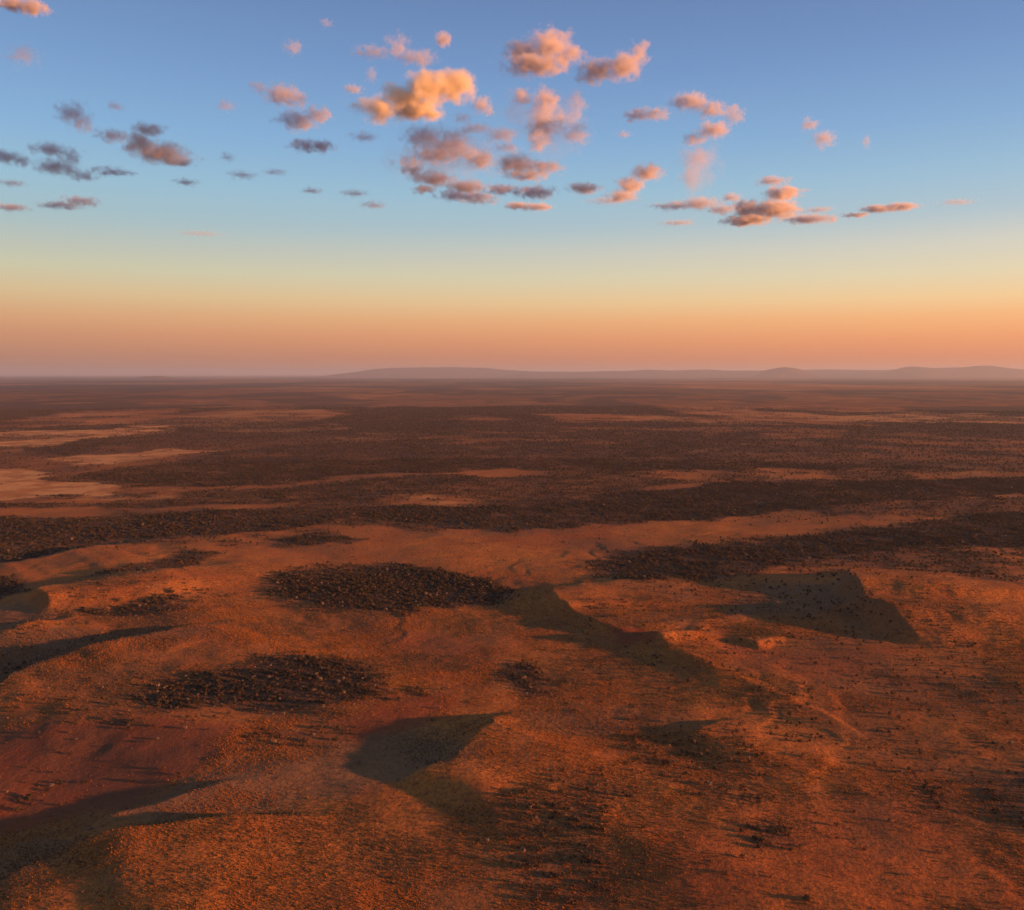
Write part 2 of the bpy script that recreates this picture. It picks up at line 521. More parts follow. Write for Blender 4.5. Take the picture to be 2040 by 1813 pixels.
def plant_material(name, c1, c2, rnd=0.35):
    m, nt, o = new_mat(name)
    g = nt.nodes.new('ShaderNodeNewGeometry')
    oi = nt.nodes.new('ShaderNodeObjectInfo')
    n = noise(nt, g.outputs['Position'], 1.7, 3, 0.6)
    f = mth(nt, 'ADD', mth(nt, 'MULTIPLY', n, 1 - rnd), mth(nt, 'MULTIPLY', oi.outputs['Random'], rnd), True)
    c = mixc(nt, rng_map(nt, f, 0.25, 0.75), c1, c2)
    d = nt.nodes.new('ShaderNodeBsdfDiffuse')
    t = nt.nodes.new('ShaderNodeBsdfTranslucent')
    mx = nt.nodes.new('ShaderNodeMixShader')
    mx.inputs[0].default_value = 0.25
    nt.links.new(c, d.inputs[0]); nt.links.new(c, t.inputs[0])
    nt.links.new(d.outputs[0], mx.inputs[1]); nt.links.new(t.outputs[0], mx.inputs[2])
    nt.links.new(mx.outputs[0], o.inputs['Surface'])
    return m


M_GROUND = ground_material()
M_DARK = plant_material('dark_foliage', (0.048, 0.037, 0.023), (0.100, 0.068, 0.042))
M_BROWN = plant_material('brown_foliage', (0.085, 0.045, 0.028), (0.14, 0.075, 0.045))
M_PALE = plant_material('pale_foliage', (0.16, 0.11, 0.075), (0.27, 0.19, 0.125))
M_WOOD = plant_material('shrub_wood', (0.10, 0.065, 0.045), (0.16, 0.11, 0.08))
M_TUFT = plant_material('dry_grass', (0.28, 0.103, 0.024), (0.44, 0.168, 0.036), 0.5)
M_TUFT2 = plant_material('grey_grass', (0.12, 0.070, 0.036), (0.20, 0.120, 0.058), 0.6)

# ------------------------------------------------------------------ ground sheet
def build_ground():
    half = R(40)
    a_in = np.linspace(-half, half, 1100)
    a_out = np.linspace(half, 2 * math.pi - half, 130)[1:-1]
    ang = np.concatenate([a_in, a_out])
    r1 = np.geomspace(300, 9000, 800)
    r2 = np.geomspace(9000, 170000, 200)[1:]
    rad = np.concatenate([[20, 80, 150, 220, 260], r1, r2])
    A, RR = np.meshgrid(ang, rad)
    x = (RR * np.sin(A)).ravel(); y = (RR * np.cos(A)).ravel()
    na, nr = len(ang), len(rad)
    z = terrain(x, y)
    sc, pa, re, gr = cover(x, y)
    co = np.stack([x, y, z], 1)
    i = np.arange(nr - 1)[:, None]; j = np.arange(na)[None, :]
    j2 = (j + 1) % na
    a = i * na + j; b = i * na + j2; c = (i + 1) * na + j2; d = (i + 1) * na + j
    q = np.stack([a, b, c, d], -1).reshape(-1, 4)[:, ::-1]
    # centre fan
    co = np.vstack([co, [[0, 0, float(z[0])]]])
    cidx = len(co) - 1
    jj = np.arange(na)
    tri = np.stack([np.full(na, cidx), (jj + 1) % na, jj], 1)
    me = bpy.data.meshes.new('ground')
    nq, ntri = len(q), len(tri)
    me.vertices.add(len(co)); me.vertices.foreach_set('co', co.astype(np.float32).ravel())
    me.loops.add(nq * 4 + ntri * 3)
    me.loops.foreach_set('vertex_index', np.concatenate([q.ravel(), tri.ravel()]).astype(np.int32))
    me.polygons.add(nq + ntri)
    me.polygons.foreach_set('loop_start', np.concatenate([np.arange(nq) * 4, nq * 4 + np.arange(ntri) * 3]).astype(np.int32))
    me.update(calc_edges=True)
    me.polygons.foreach_set('use_smooth', np.ones(nq + ntri, bool))
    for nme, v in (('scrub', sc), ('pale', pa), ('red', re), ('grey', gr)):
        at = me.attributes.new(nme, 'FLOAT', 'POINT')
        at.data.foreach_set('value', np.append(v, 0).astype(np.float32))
    me.materials.append(M_GROUND)
    o = bpy.data.objects.new('ground', me)
    col.objects.link(o)
    tag(o, kind='structure')
    return o


ground = build_ground()


# ------------------------------------------------------------------ far hills
def hill_material():
    m, nt, o = new_mat('far_hills')
    g = nt.nodes.new('ShaderNodeNewGeometry')
    n = noise(nt, g.outputs['Position'], 0.0012, 5, 0.6)
    c = mixc(nt, rng_map(nt, n, 0.4, 0.62), (0.12, 0.062, 0.045), (0.07, 0.05, 0.045))
    d = nt.nodes.new('ShaderNodeBsdfDiffuse')
    nt.links.new(c, d.inputs[0]); nt.links.new(d.outputs[0], o.inputs['Surface'])
    return m


M_HILL = hill_material()


def hill_range(profile, dist, depth, seed):
    """profile: (photo x, photo y of the crest); a solid ridge standing on the plain at its own distance"""
    pr = np.array(profile, float)
    xs = np.arange(pr[0, 0], pr[-1, 0] + 1, 5.0)
    cy = np.interp(xs, pr[:, 0], pr[:, 1])
    cy = np.convolve(np.pad(cy, 3, mode='edge'), np.ones(7) / 7, 'valid') + 2.0 + (fbm(xs * 1.0, xs * 0, 60, 4, seed, .6) - .5) * 2.2
    nx, ny = len(xs), 25
    V = []
    v = np.linspace(-1, 1, ny)
    for k, (px, py) in enumerate(zip(xs, cy)):
        d = px_dir(px, py); t = dist / d[1]
        top = CAM_H + d[2] * t
        e = min(k, nx - 1 - k) / 4.0
        top = top * min(1, e) if k in (0, nx - 1) or e < 1 else top
        for s in v:
            yy = dist + s * depth
            prof = max(0.0, 1 - abs(s) ** 1.7)
            n = 0.75 + 0.5 * float(fbm(np.array([d[0] * t]), np.array([yy]), dist * .04, 4, seed)[0])
            zz = top * prof * (1.0 if abs(s) < 0.01 else min(1.0, n))
            V.append((d[0] * t, yy, zz - 3.0))
    F = []
    for k in range(nx - 1):
        for j in range(ny - 1):
            a = k * ny + j
            F.append((a, a + ny, a + ny + 1, a + 1))
    me = bpy.data.meshes.new('hills')
    me.from_pydata(V, [], F)
    me.update()
    me.materials.append(M_HILL)
    o = bpy.data.objects.new('hills', me)
    col.objects.link(o)
    tag(o, kind='structure')
    return o


hill_range([(650, 745), (690, 741), (720, 737), (750, 733), (800, 730.5), (900, 730), (970, 731), (1010, 735), (1060, 738), (1160, 739), (1200, 741)], 78000, 6500, 5)
hill_range([(1020, 742), (1150, 738), (1260, 736), (1300, 734), (1330, 736), (1400, 735), (1480, 736), (1530, 735), (1600, 734), (1700, 735), (1760, 735), (1800, 733), (1900, 733), (1980, 734), (2060, 734), (2300, 735), (2500, 740)], 74000, 7600, 9)
hill_range([(1505, 740), (1530, 735), (1545, 731), (1560, 729), (1580, 730), (1592, 733), (1620, 739)], 62000, 2600, 15)
hill_range([(1760, 739), (1795, 730), (1812, 727), (1830, 728), (1860, 731), (1900, 730), (1940, 728), (1960, 726), (1985, 729), (2010, 732), (2060, 736), (2120, 741)], 66000, 4100, 21)
hill_range([(272, 748.5), (295, 747), (308, 746), (320, 747), (345, 748.5)], 50000, 1800, 25)


# ------------------------------------------------------------------ plants
def shrub_mesh(name, mat, seed, faces, w=1.0, h=0.8, open_=0.0):
    """a low outback shrub: several stems and a crown of leaf clumps spread through uneven lobes; unit size"""
    r = random.Random(seed)
    V, F, MI = [], [], []
    lobes = [(r.uniform(-.28, .28) * w, r.uniform(-.28, .28) * w, h * r.uniform(.42, .68), r.uniform(.2, .34) * w) for _ in range(6)]
    for k in range(faces):
        lx, ly, lz, lr = r.choice(lobes)
        d = Vector((r.gauss(0, 1), r.gauss(0, 1), r.gauss(0, 1))).normalized() * lr * r.uniform(.55, 1.05)
        c = Vector((lx, ly, lz)) + d
        c.z = max(c.z, 0.05)
        s = r.uniform(.07, .14)
        n = (d.normalized() + Vector((r.gauss(0, .6), r.gauss(0, .6), r.gauss(0, .6)))).normalized()
        t = n.orthogonal().normalized(); b = n.cross(t)
        i = len(V)
        ph = r.uniform(0, 6.28)
        for q in range(4):
            a = ph + q * math.pi / 2
            V.append(c + (t * math.cos(a) * s + b * math.sin(a) * s * .75) * r.uniform(.8, 1.2))
        F.append((i, i + 1, i + 2, i + 3)); MI.append(0)
    for k in range(4):
        lx, ly, lz, lr = lobes[k]
        i = len(V)
        for q in range(3):
            a = q * 2.094
            V.append(Vector((math.cos(a) * .03, math.sin(a) * .03, -0.06)))
        for q in range(3):
            a = q * 2.094
            V.append(Vector((lx + math.cos(a) * .012, ly + math.sin(a) * .012, lz)))
        for q in range(3):
            q2 = (q + 1) % 3
            F.append((i + q, i + q2, i + 3 + q2, i + 3 + q)); MI.append(1)
    me = bpy.data.meshes.new(name)
    me.from_pydata([tuple(v) for v in V], [], F)
    me.polygons.foreach_set('material_index', MI)
    me.materials.append(mat); me.materials.append(M_WOOD)
    me.update()
    return me


def tuft_mesh(name, seed, mat=None):
    """a hummock of dry grass: blades leaning outward; unit size"""
    r = random.Random(seed)
    V, F = [], []
    for k in range(15):
        a = r.uniform(0, 6.28); l = r.uniform(.2, .5)
        bx, by = math.cos(a) * .16, math.sin(a) * .16
        tx, ty, tz = math.cos(a) * l, math.sin(a) * l, r.uniform(.25, .6)
        px, py = -math.sin(a) * .13, math.cos(a) * .13
        i = len(V)
        V += [(bx - px, by - py, -.05), (bx + px, by + py, -.05), (tx + px * .5, ty + py * .5, tz), (tx - px * .5, ty - py * .5, tz)]
        F.append((i, i + 1, i + 2, i + 3))
    me = bpy.data.meshes.new(name)
    me.from_pydata(V, [], F)
    me.materials.append(mat or M_TUFT)
    me.update()
    return me


def scatter(name, protos, pts, scl, idx, label, cat):
    """one mass of ground cover nobody could count"""
    me = bpy.data.meshes.new(name)
    me.vertices.add(len(pts))
    me.vertices.foreach_set('co', pts.astype(np.float32).ravel())
    for nme, v, ty in (('psize', scl, 'FLOAT'), ('pturn', rng.uniform(0, 6.283, len(pts)), 'FLOAT'), ('pkind', idx, 'INT')):
        at = me.attributes.new(nme, ty, 'POINT')
        at.data.foreach_set('value', v.astype(np.float32 if ty == 'FLOAT' else np.int32))
    src = bpy.data.collections.new(name + '_kinds')
    for k, pm in enumerate(protos):
        src.objects.link(bpy.data.objects.new('%s_kind_%02d' % (name, k), pm))
    ng = bpy.data.node_groups.new(name, 'GeometryNodeTree')
    ng.interface.new_socket('Geometry', in_out='INPUT', socket_type='NodeSocketGeometry')
    ng.interface.new_socket('Geometry', in_out='OUTPUT', socket_type='NodeSocketGeometry')
    N = ng.nodes.new
    gi, go = N('NodeGroupInput'), N('NodeGroupOutput')
    m2p = N('GeometryNodeMeshToPoints')
    iop = N('GeometryNodeInstanceOnPoints')
    ci = N('GeometryNodeCollectionInfo')
    ci.inputs['Collection'].default_value = src
    ci.inputs['Separate Children'].default_value = True
    ci.inputs['Reset Children'].default_value = True

    def named(nme, ty):
        a = N('GeometryNodeInputNamedAttribute')
        a.data_type = ty
        a.inputs['Name'].default_value = nme
        return a.outputs['Attribute']
    ng.links.new(gi.outputs[0], m2p.inputs['Mesh'])
    ng.links.new(m2p.outputs[0], iop.inputs['Points'])
    ng.links.new(ci.outputs[0], iop.inputs['Instance'])
    iop.inputs['Pick Instance'].default_value = True
    ng.links.new(named('pkind', 'INT'), iop.inputs['Instance Index'])
    cx = N('ShaderNodeCombineXYZ')
    ng.links.new(named('pturn', 'FLOAT'), cx.inputs[2])
    ng.links.new(cx.outputs[0], iop.inputs['Rotation'])
    ng.links.new(named('psize', 'FLOAT'), iop.inputs['Scale'])
    ng.links.new(iop.outputs[0], go.inputs[0])
    o = bpy.data.objects.new(name, me)
    col.objects.link(o)
    md = o.modifiers.new('scatter', 'NODES')
    md.node_group = ng
    tag(o, label, cat, kind='stuff')
    return o


def sample_fan(n, r0, r1, half_deg, p=1.0):
    """random ground points over the part of the plain that can be seen"""
    u = rng.uniform(0, 1, n)
    r = (r0 ** p + u * (r1 ** p - r0 ** p)) ** (1 / p)
    a = rng.uniform(-R(half_deg), R(half_deg), n)
    return r * np.sin(a), r * np.cos(a), r


def on_ground(x, y):
    return np.stack([x, y, terrain(x, y)], 1)


dark_p = [shrub_mesh('shrub_dark_%d' % k, M_DARK, 100 + k, 70, h=random.uniform(.6, .9)) for k in range(4)]
brown_p = [shrub_mesh('shrub_brown_%d' % k, M_BROWN, 200 + k, 60, h=random.uniform(.5, .8)) for k in range(2)]
pale_p = [shrub_mesh('shrub_pale_%d' % k, M_PALE, 300 + k, 90, h=random.uniform(.75, 1.0)) for k in range(2)]
protos = dark_p + brown_p + pale_p

# scrub: stands as thick as the photograph shows them
SX, SY, SS, SK = [], [], [], []
for n, r0, r1, p, sz in ((98000, 280, 1100, 2.0, (1.6, 3.6)), (250000, 1000, 2600, 2.0, (2.2, 4.6)), (230000, 2600, 7000, 1.3, (3.2, 6.5))):
    x, y, r = sample_fan(n, r0, r1, 42, p)
    sc, pa, re, gr = cover(x, y)
    clump = sstep(0.38, 0.6, fbm(x, y, 38, 3, 71))
    keep = rng.uniform(0, 1, n) < np.clip(sc, 0, 1) ** 1.4 * (0.5 + 0.5 * clump) * 1.0
    x, y = x[keep], y[keep]
    k = len(x)
    s = rng.uniform(sz[0], sz[1], k) * rng.choice([0.8, 1.0, 1.25], k)
    kind = rng.choice(len(protos), k, p=[.2, .2, .2, .17, .09, .09, .03, .02] if n < 100000 else [.22, .21, .21, .18, .085, .085, .006, .004])
    SX.append(x); SY.append(y); SS.append(s); SK.append(kind)
# lone shrubs over the open ground
x, y, r = sample_fan(12000, 280, 1500, 42, 1.6)
sc, pa, re, gr = cover(x, y)
keep = rng.uniform(0, 1, len(x)) < (0.07 + 0.4 * sstep(.5, .7, fbm(x, y, 120, 3, 73)))
x, y = x[keep], y[keep]
SX.append(x); SY.append(y); SS.append(rng.uniform(0.9, 2.4, len(x))); SK.append(rng.choice(len(protos), len(x), p=[.15, .15, .15, .13, .12, .12, .1, .08]))
SX, SY, SS, SK = map(np.concatenate, (SX, SY, SS, SK))
SP = on_ground(SX, SY)

# ---- shrubs one can tell apart in the photograph: (photo x, y, width m, kind, label)
NAMED = [
    (102, 1568, 3.0, 'pale', 'pale round bush between two dark bushes on the red flat at lower left'),
    (120, 1562, 3.4, 'dark', 'dark flat bush just right of the pale round bush on the red flat'),
    (93, 1576, 2.8, 'dark', 'dark small bush just below and left of the pale round bush on the red flat'),
    (14, 1580, 2.2, 'pale', 'pale faint bush at the far left edge of the bare red flat'),
    (168, 1560, 2.6, 'dark', 'lone dark round bush right of the pale bush on the red flat'),
    (265, 1557, 3.0, 'dark', 'lone dark bush in the middle of the bare red soil, right of the pale bush'),
    (60, 1590, 4.6, 'dark', 'wide dark bush with a long shadow on the red flat at lower left'),
    (38, 1597, 3.2, 'dark', 'dark bush touching the wide dark bush from the left on the red flat'),
    (36, 1615, 3.4, 'dark', 'dark low bush below the wide dark bush on the red flat'),
    (88, 1596, 1.8, 'brown', 'small brown bush right of the wide dark bush on the red flat'),
    (6, 1607, 2.2, 'dark', 'dark bush cut by the left edge of the photo on the red flat'),
    (120, 1605, 2.4, 'dark', 'lone small dark bush below the pale round bush on the red flat'),
    (185, 1621, 1.8, 'pale', 'tiny pale bush by the grey-green hollow left of the lit finger ridge'),
    (179, 1654, 2.2, 'pale', 'pale round bush at the left tip of the lit finger ridge'),
    (325, 1533, 3.2, 'brown', 'reddish brown bush with a pale top above the grey-green hollow'),
    (356, 1545, 3.4, 'dark', 'dark bush at the upper rim of the grey-green hollow'),
    (345, 1562, 3.6, 'dark', 'dark spreading bush inside the grey-green hollow under the red flat'),
    (102, 1540, 2.2, 'dark', 'small dark bush at the top of the red flat above the pale round bush'),
    (55, 1560, 1.8, 'brown', 'faint brown bush left of the pale round bush on the red flat'),
    (140, 1461, 2.4, 'pale', 'pale bush on the orange slope at left above the red flat'),
    (152, 1474, 1.8, 'pale', 'tiny pale bush just below the pale bush on the orange slope'),
    (82, 1471, 2.8, 'dark', 'dark low bush on the orange slope at far left'),
    (260, 1453, 4.0, 'dark', 'dark dense bush of the small clump below the left end of the big scrub patch'),
    (312, 1474, 2.6, 'pale', 'pale bush right of and below the small dark clump on red soil'),
    (290, 1478, 2.6, 'brown', 'brown bush between the pale bush and the small dark clump on red soil'),
    (370, 1451, 2.8, 'pale', 'pale bush under the left tail of the big dark scrub patch'),
    (256, 1418, 2.4, 'pale', 'pale upright bush standing left of the big dark scrub patch'),
    (420, 1342, 2.0, 'pale', 'small pale bush on the orange grass above the big dark scrub patch'),
    (434, 1369, 3.0, 'pale', 'pale round bush on the upper edge of the big dark scrub patch'),
    (388, 1401, 2.6, 'pale', 'pale bush inside the left part of the big dark scrub patch'),
    (328, 1372, 2.4, 'pale', 'pale bush on the upper left corner of the big dark scrub patch'),
    (506, 1350, 2.6, 'pale', 'pale bush on the rising upper edge of the big dark scrub patch'),
    (625, 1376, 2.8, 'pale', 'pale bush in the right half of the big dark scrub patch'),
    (1157, 1404, 2.4, 'pale', 'tiny pale bush standing right of the small round scrub patch'),
    (1146, 1417, 3.2, 'brown', 'brown bush just below the tiny pale bush right of the small scrub patch'),
    (1160, 1393, 3.2, 'brown', 'brown bush just above the tiny pale bush right of the small scrub patch'),
    (1283, 1386, 2.8, 'brown', 'lone brown bush on open orange ground right of the small scrub patch'),
    (876, 1413, 2.8, 'pale', 'lone pale bush on red soil between the big and the small scrub patch'),
    (840, 1380, 3.4, 'dark', 'dark low bush trailing off the right end of the big scrub patch'),
    (925, 1511, 2.4, 'pale', 'pale bush in the dark hollow left of the lit square spur'),
    (972, 1676, 2.4, 'pale', 'pale bush above the brown scrub at bottom centre'),
    (1100, 1556, 2.6, 'dark', 'dark bush on the lit spur right of centre near the bottom'),
    (1190, 1566, 1.9, 'pale', 'pale bush among dark low scrub right of the lit spur'),
    (1185, 1765, 4.0, 'dark', 'largest dark bush at the bottom edge of the brown scrub'),
    (1215, 1775, 3.0, 'dark', 'dark bush right of the largest dark bush at the bottom of the brown scrub'),
    (1224, 1755, 2.6, 'dark', 'dark bush above and right of the largest dark bush at the bottom'),
    (1117, 1769, 2.0, 'dark', 'small dark bush left of the largest dark bush at the bottom'),
    (1307, 1752, 2.6, 'dark', 'lone dark bush on red soil right of the largest bush at the bottom'),
    (1230, 1798, 3.2, 'dark', 'dark bush cut by the bottom edge below the lone dark bush'),
    (1610, 1795, 4.4, 'dark', 'wide dark bush at the bottom edge right of centre'),
    (1480, 1710, 3.2, 'dark', 'dark bush with a streak of shadow below the small dark clump at lower right'),
    (1445, 1740, 2.8, 'dark', 'dark low bush on orange ground left of the red bottom corner'),
    (1808, 1744, 2.2, 'pale', 'pale bush on the red ground at lower right'),
    (1700, 1618, 2.4, 'dark', 'dark small bush in the middle of the lower right plain'),
    (1855, 1590, 3.6, 'dark', 'dark bush of the small clump left of the right edge'),
    (1870, 1600, 3.0, 'dark', 'dark low bush right of the small clump near the right edge'),
    (1914, 1389, 3.0, 'dark', 'lone dark bush on the open lit plain at right'),
    (1540, 1303, 2.8, 'dark', 'dark bush just below the shadow of the right hand plateau'),
]
pool = {'dark': dark_p, 'brown': brown_p, 'pale': pale_p}
GROUP = 'shrubs dotted over the red plain'


def put_shrub(x, y, z, size, kind, label, k, squash=1.0):
    o = bpy.data.objects.new('shrub', pool[kind][k % len(pool[kind])])
    o.location = (x, y, z - 0.03 * size)
    o.rotation_euler = (0, 0, (k * 2.399) % 6.283)
    o.scale = (size, size, size * squash)
    col.objects.link(o)
    tag(o, label, 'shrub', GROUP)


pts = np.array([ground_pt(a, b) for a, b, *_ in NAMED])
for _ in range(4):               # step along the ray to the real relief
    zz = terrain(pts[:, 0].copy(), pts[:, 1].copy())
    base = np.array([ground_pt(a, b) for a, b, *_ in NAMED])
    pts = base * ((CAM_H - zz) / CAM_H)[:, None]
for k, ((px, py, s, kind, lab), (x, y), z) in enumerate(zip(NAMED, pts, zz)):
    put_shrub(x, y, z, s * 1.25, kind, lab, k, 0.85)


def zone(px, py):
    """where in the photo a point of the plain lies, in words"""
    if py < 1300: return 'on the plain beyond the patches'
    if 250 < px < 820 and 1310 < py < 1445: return 'in the big scrub patch'
    if 950 < px < 1140 and 1310 < py < 1400: return 'in the small round scrub patch'
    if px < 470 and py < 1480: return 'on the orange left slope'
    if px < 480 and py < 1640: return 'on the red flat at left'
    if px < 800 and py > 1640: return 'on the lower left rise'
    if 960 < px < 1260 and py > 1590: return 'in the brown scrub, bottom centre'
    if px < 960 and py < 1520: return 'below the big scrub patch'
    if px < 960: return 'left of the lit spur'
    if px < 1560 and py < 1640: return 'around the lit central spur'
    if px < 1560 and py > 1640: return 'bottom right of centre'
    if px > 1890 and 1510 < py < 1670: return 'in the right edge scrub'
    if py > 1640: return 'in the lower right corner'
    return 'on the open right plain'


# the shrubs that show largest become things of their own
c, s_ = math.cos(PITCH), math.sin(PITCH)
dx, dy, dz = SP[:, 0], SP[:, 1], SP[:, 2] - CAM_H
depth = dy * c - dz * s_
up = dy * s_ + dz * c
PX = 1020 + FPX * dx / depth
PY = 906.5 - FPX * up / depth
inview = (PX > 4) & (PX < 2036) & (PY > 1290) & (PY < 1806)
score = SS / depth * np.where(SK >= 6, 1.5, 1.0) * inview
pick = np.argsort(-score)[:300 - len(NAMED)]
kinds = ['dark'] * 4 + ['brown'] * 2 + ['pale'] * 2
words = {'dark': 'dark', 'brown': 'brown', 'pale': 'pale'}
ORD = ['leftmost', 'second from left', 'third from left', 'fourth from left', 'fifth from left', 'sixth from left', 'seventh from left']
sets = {}
for i in pick:
    kd = kinds[SK[i]]
    sets.setdefault((zone(PX[i], PY[i]), kd), []).append(i)
k = 0
for (zn, kd), ids in sets.items():
    ids.sort(key=lambda i: PY[i])
    rows = max(1, math.ceil(len(ids) / 7))
    chunks = [list(q) for q in np.array_split(ids, rows)]
    rw = {1: [''], 2: ['upper', 'lower'], 3: ['upper', 'middle', 'lower'], 4: ['top', 'upper', 'lower', 'bottom']}.get(rows)
    if rw is None:
        rw = ['top', 'upper', 'upper middle', 'middle', 'lower middle', 'lower', 'bottom', 'bottommost'][:rows] if rows <= 8 else ['row'] * rows
    for q, w_ in zip(chunks, rw):
        q.sort(key=lambda i: PX[i])
        for n_, i in enumerate(q):
            lab = ('%s of the %s %s shrubs %s' % (ORD[n_], w_, words[kd], zn)).replace('  ', ' ') if len(q) > 1 or rows > 1 else 'only %s shrub %s' % (words[kd], zn)
            put_shrub(SP[i, 0], SP[i, 1], SP[i, 2], float(SS[i]), kd, lab, k)
            k += 1
rest = np.ones(len(SP), bool)
rest[pick] = False
scatter('scrub', protos, SP[rest], SS[rest], SK[rest], 'dark low scrub covering the plain in long patches out to the horizon', 'scrub')
print('scrub plants', rest.sum())

# dry grass hummocks
tufts = [tuft_mesh('grass_tuft_%d' % k, 400 + k) for k in range(3)] + [tuft_mesh('grass_tuft_grey_%d' % k, 420 + k, M_TUFT2) for k in range(2)]
x, y, r = sample_fan(860000, 270, 1250, 43, 0.8)
sc, pa, re, gr = cover(x, y)
dens = (1 - .6 * sc) * (1 - 0.97 * sstep(.55, .85, re)) * (0.10 + 0.9 * sstep(.36, .64, fbm(x, y, 70, 5, 79, .62))) * sstep(1250, 820, r)
keep = rng.uniform(0, 1, len(x)) < dens
x, y, r = x[keep], y[keep], r[keep]
scatter('grass', tufts, on_ground(x, y), np.clip(rng.lognormal(-.60, .34, len(x)), .22, 1.5) * (0.7 + r / 1600), np.where(rng.uniform(0, 1, len(x)) < sstep(.42, .62, fbm(x, y, 55, 4, 97)) * .75, rng.integers(3, 5, len(x)), rng.integers(0, 3, len(x))),
        'dry orange grass hummocks covering the open ground', 'grass')
print('grass', len(x))


# ------------------------------------------------------------------ clouds
CLOUD_BASE = 1500.0


def cloud_material(name, lobes, size, dens, seed, flat):
    m, nt, o = new_mat(name)
    t = nt.nodes.new('ShaderNodeTexCoord')
    P = t.outputs['Object']
    n1 = noise(nt, P, 1.9 / size, 5, 0.58, 0.3)
    w4 = nt.nodes[-1]
    w4.noise_dimensions = '4D'
    w4.inputs['W'].default_value = seed * 3.7
    wn = nt.nodes.new('ShaderNodeTexNoise')
    wn.noise_dimensions = '4D'
    wn.inputs['Scale'].default_value = 1.15 / size
    wn.inputs['Detail'].default_value = 2.0
    wn.inputs['W'].default_value = seed * 1.9 + 5
    nt.links.new(P, wn.inputs['Vector'])
    ws = nt.nodes.new('ShaderNodeVectorMath'); ws.operation = 'SUBTRACT'
    nt.links.new(wn.outputs['Color'], ws.inputs[0]); ws.inputs[1].default_value = (.5, .5, .5)
    wm = nt.nodes.new('ShaderNodeVectorMath'); wm.operation = 'MULTIPLY_ADD'
    mrx = sum(l[1][0] for l in lobes) / len(lobes); mrz = sum(l[1][2] for l in lobes) / len(lobes)
    nt.links.new(ws.outputs[0], wm.inputs[0]); wm.inputs[1].default_value = (1.5 * mrx, 1.5 * mrx, 1.7 * mrz)
    nt.links.new(P, wm.inputs[2])
    PW = wm.outputs[0]
    best = None
    for (c, r) in lobes:
        sub = nt.nodes.new('ShaderNodeVectorMath'); sub.operation = 'SUBTRACT'
        nt.links.new(PW, sub.inputs[0]); sub.inputs[1].default_value = c
        dv = nt.nodes.new('ShaderNodeVectorMath'); dv.operation = 'DIVIDE'
        nt.links.new(sub.outputs[0], dv.inputs[0]); dv.inputs[1].default_value = r
        ln = nt.nodes.new('ShaderNodeVectorMath'); ln.operation = 'LENGTH'
        nt.links.new(dv.outputs[0], ln.inputs[0])
        v = ln.outputs['Value']
        best = v if best is None else mth(nt, 'SMOOTH_MIN', best, v, c=0.35)
    f = mth(nt, 'SUBTRACT', 1.0, best)
    f = mth(nt, 'ADD', f, mth(nt, 'MULTIPLY', mth(nt, 'SUBTRACT', n1, 0.5), 1.1 if dens > 7.9 else (1.7 if dens >= D * .6 else 2.4)))
    f = mth(nt, 'MULTIPLY', mth(nt, 'SUBTRACT', f, 0.0), 0.85, True)
    f = mth(nt, 'POWER', f, 1.5)
    f = mth(nt, 'MULTIPLY', f, rng_map(nt, best, 0.95, 1.3, 1.0, 0.0))
    f = mth(nt, 'MULTIPLY', f, dens / size)
    v = nt.nodes.new('ShaderNodeVolumePrincipled')
    v.inputs['Color'].default_value = (0.96, 0.85, 0.66, 1) if dens > 7.9 else ((0.80, 0.72, 0.69, 1) if dens >= D * .6 else (0.74, 0.71, 0.75, 1))  # sunlit orange and peach put into the denser clouds' colour
    v.inputs['Anisotropy'].default_value = 0.1
    nt.links.new(f, v.inputs['Density'])
    nt.links.new(v.outputs[0], o.inputs['Volume'])
    m.volume_intersection_method = 'FAST' if hasattr(m, 'volume_intersection_method') else None
    return m


def make_cloud(label, lobes_px, dens, k):
    cx = np.mean([l[0] for l in lobes_px]); cy = np.mean([l[1] for l in lobes_px])
    d = px_dir(cx, cy)
    t = CLOUD_BASE / d[2]
    C = Vector(d) * t + Vector((0, 0, CAM_H))
    right = Vector((1, 0, 0))
    upv = Vector((0, math.sin(PITCH), math.cos(PITCH)))
    fwd = Vector((0, 1, 0))
    sc = t / FPX
    bm = bmesh.new()
    lobes = []
    r = random.Random(k)
    for (x, y, rx, ry) in lobes_px:
        off = Vector(((x - cx) * sc, r.uniform(-.25, .25) * rx * sc, (cy - y) * sc))
        rad = Vector((rx * sc, rx * sc * .8, ry * sc))
        lobes.append((tuple(off), tuple(rad * (1.12 if dens >= D * .6 else 1.25))))
        mat = Matrix.Translation(off) @ Matrix.Diagonal((*(rad * 1.7), 1))
        bmesh.ops.create_icosphere(bm, subdivisions=3, radius=1.0, matrix=mat)
    me = bpy.data.meshes.new('cloud')
    bm.to_mesh(me); bm.free()
    size = float(np.mean([math.sqrt(l[2] * l[3]) for l in lobes_px])) * sc
    o = bpy.data.objects.new('cloud', me)
    o.location = C
    col.objects.link(o)
    if len(lobes_px) > 1:
        md = o.modifiers.new('skin', 'REMESH')
        md.mode = 'VOXEL'
        md.voxel_size = size * 0.22
        bpy.context.view_layer.update()
        dg = bpy.context.evaluated_depsgraph_get()
        nm = bpy.data.meshes.new_from_object(o.evaluated_get(dg))
        o.modifiers.clear()
        o.data = nm
        nm.name = 'cloud'
    o.data.materials.clear()
    o.data.materials.append(cloud_material('cloud_vapour_%02d' % k, lobes, size, dens, k, False))
    tag(o, label, 'cloud', 'small clouds scattered over the sky')
    return o


